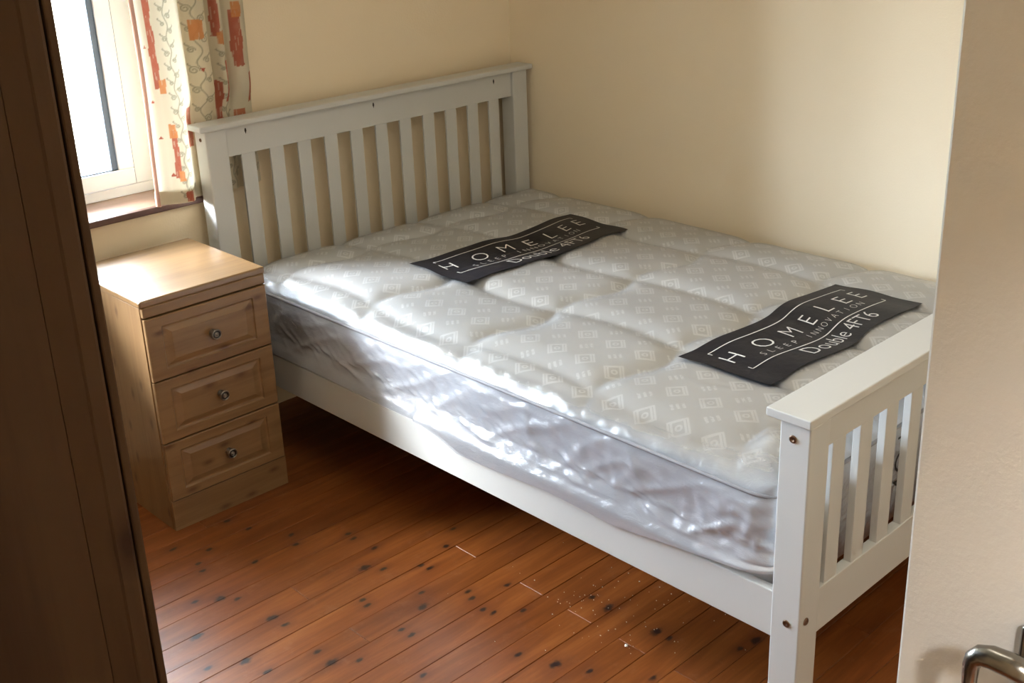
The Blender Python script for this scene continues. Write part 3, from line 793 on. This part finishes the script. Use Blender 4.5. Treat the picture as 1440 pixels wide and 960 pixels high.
def vine_pts(s0, z0, z1, wob, curl, ph):
    pts = []
    z = z0; k = 0
    n_ = int((z1-z0)/.0012)
    for i in range(n_): # wavy stem
        zz = z0+(z1-z0)*i/n_; pts.append((s0+wob*math.sin(zz*2*math.pi/.075+ph), zz))
    zz = z0+.01
    while zz < z1:
        sd = 1 if k % 2 else -1
        cx_, cz_ = s0+sd*(wob+curl*.75), zz+.004
        for i in range(90):     # scroll
            a = i/90*3.0*math.pi; r = curl*(1-i/112)*(.9+.2*math.sin(k*2.3))
            pts.append((cx_-sd*r*math.cos(a), cz_+r*math.sin(a)))
        for i in range(40):     # leaf tendril bending away from the scroll
            t = i/40; pts.append((cx_+sd*(curl*.3+.010*math.sin(t*2.2)), cz_+curl*.9+.016*t-.007*t*t))
        zz += curl*2.6; k += 1
    return pts
VP = vine_pts(s_at(-.063), .83, 1.50, .005, .0085, 0)+vine_pts(s_at(.046), 1.02, 1.50, .009, .0120, 1)+vine_pts(s_at(.136), .98, 1.27, .004, .0085, 2)+vine_pts(s_at(.133), .825, 1.0, .005, .0110, .5)+vine_pts(s_at(.205), .83, .97, .006, .0100, 2)
CELL = .004
grid = {}
for s, z in VP: grid.setdefault((int(s//CELL), int(z//CELL)), []).append((s, z))
def vine_d(s, z):
    ci, cj = int(s//CELL), int(z//CELL); best = 1.
    for a in (-1, 0, 1):
        for b_ in (-1, 0, 1):
            for q in grid.get((ci+a, cj+b_), ()):
                d = (q[0]-s)**2+(q[1]-z)**2
                if d < best: best = d
    return math.sqrt(best)
def cloth_col(s, z):
    c = CREAM
    if s < .036: c = lerp3(CREAM, PINKH, .9)
    d = vine_d(s, z)
    if d < .0028: c = lerp3(lerp3(VINE, c, .25), c, min(1, max(0, (d-.0008)/.0020)))
    rag = .0022*noise.noise((s*60, z*22, 2))
    for s0, za, zb, hw, col, _ in STROKES:
        if za-.004 < z < zb+.004:
            e_ = abs(s-s0)-hw+rag*2
            ez = max(za-z, z-zb)+rag*3
            if e_ < 0 and ez < 0:
                dry = noise.noise((s*240, z*30, 7))
                c = lerp3(col, c, .06+(.35 if dry > .35 else .0)+.12*max(0, noise.noise((s*40, z*40, 1))))
    for s0, z0, h, dr in TRIS:
        t = (z-z0)/h*dr+.5
        if 0 < t < 1 and abs(s-s0) < (1-t)*h*.65: c = TRI
    return c
zs = []
z = CZ0
while z < 1.47: zs.append(z); z += .003
while z < CZ1: zs.append(z); z += .004
zs.append(CZ1)
verts = []; colr = []; faces = []
for zi_, z in enumerate(zs):
    hang = (z-CZ0)
    for ci_, (c, s) in enumerate(cols):
        k_ = min(1, max(0, (z-1.065)/.10)); k_ = k_*k_*(3-2*k_); dep = c.y+(deep[ci_]-c.y)*k_      # pressed flat behind the headboard, full folds above it
        x = c.x + .006*math.sin(hang*4+s*9)*min(1, hang*3)
        y = YB - (.008+dep*(.9+.12*math.sin(hang*3+s*5)))
        zz = z + (.006*math.sin(s*14)+.004*math.sin(s*41+1) if zi_ == 0 else 0)*.35
        verts.append((x, y, zz)); colr.append(cloth_col(s, z if z < 1.46 else .85+(z-1.46) % .60))
nc = len(cols)
for i in range(len(zs)-1):
    for j in range(nc-1):
        a = i*nc+j; faces.append((a, a+1, a+nc+1, a+nc))
me = bpy.data.meshes.new('curtain'); me.from_pydata(verts, [], faces)
at = me.color_attributes.new('print', 'FLOAT_COLOR', 'POINT')
at.data.foreach_set('color', [v for c in colr for v in (*c, 1.)])
for p in me.polygons: p.use_smooth = True
b = NT('printed_curtain_cotton'); ca = b.n('ShaderNodeVertexColor', layer_name='print').outputs[0]
wv = b.noise(b.obj(), 700, 2)
ca2 = b.mix(b.math('MULTIPLY', wv, .25), ca, (.55, .47, .34))
bmp = b.bump(wv, .15, .001)
df = b.n('ShaderNodeBsdfDiffuse', {0: ca2, 'Normal': bmp}).outputs[0]; tl = b.n('ShaderNodeBsdfTranslucent', {0: ca2}).outputs[0]
CURT = b.surf(b.n('ShaderNodeMixShader', {0: .2, 1: df, 2: tl}).outputs[0])
me.materials.append(CURT)
cur = link(bpy.data.objects.new('curtain', me))
tag(cur, 'cream cotton curtain with red brush strokes and grey vine scrolls beside the window', 'curtain')
# stitched hem band along the bottom
HEM = NT('curtain_hem'); _n = HEM.noise(HEM.obj(), 600, 2)
_d = HEM.n('ShaderNodeBsdfDiffuse', {0: HEM.mix(_n, (.74, .66, .48), (.62, .54, .38))}).outputs[0]
HEM = HEM.surf(_d)
hv, hf = [], []
for r in range(2):
    for c, s in cols:
        x = c.x; hang = .003+.045*r
        x = c.x + .006*math.sin(hang*4+s*9)*min(1, hang*3)
        hv.append((x, YB-(.008+c.y*(.9+.12*math.sin(hang*3+s*5)))+.004, CZ0+hang))
for j in range(nc-1): hf.append((j, j+1, nc+j+1, nc+j))
hm = bpy.data.meshes.new('hem'); hm.from_pydata(hv, [], hf); hm.materials.append(HEM)
link(bpy.data.objects.new('hem', hm), cur)

# ------------------------------------------------------------------ plaster crumbs by the bed rail
bm = bmesh.new()
rc = random.Random(3)
for k in range(90):
    x = rc.gauss(.12, .10); y = rc.gauss(-1.56, .12); r = rc.uniform(.0007, .0016)
    if k == 0: x, y, r = .02, -1.70, .0042
    m = Matrix.Translation((x, y, r*.6+.0005)) @ Matrix.Rotation(rc.uniform(0, 6), 4, 'Z')
    rr = bmesh.ops.create_icosphere(bm, subdivisions=1, radius=r, matrix=m)
    for v in rr['verts']: v.co += Vector((rc.uniform(-.3, .3), rc.uniform(-.3, .3), 0))*r
cr = finish('plaster_crumbs', bm, DUST)
tag(cr, 'white plaster crumbs scattered on the floorboards below the bed rail', 'crumbs', kind='stuff')
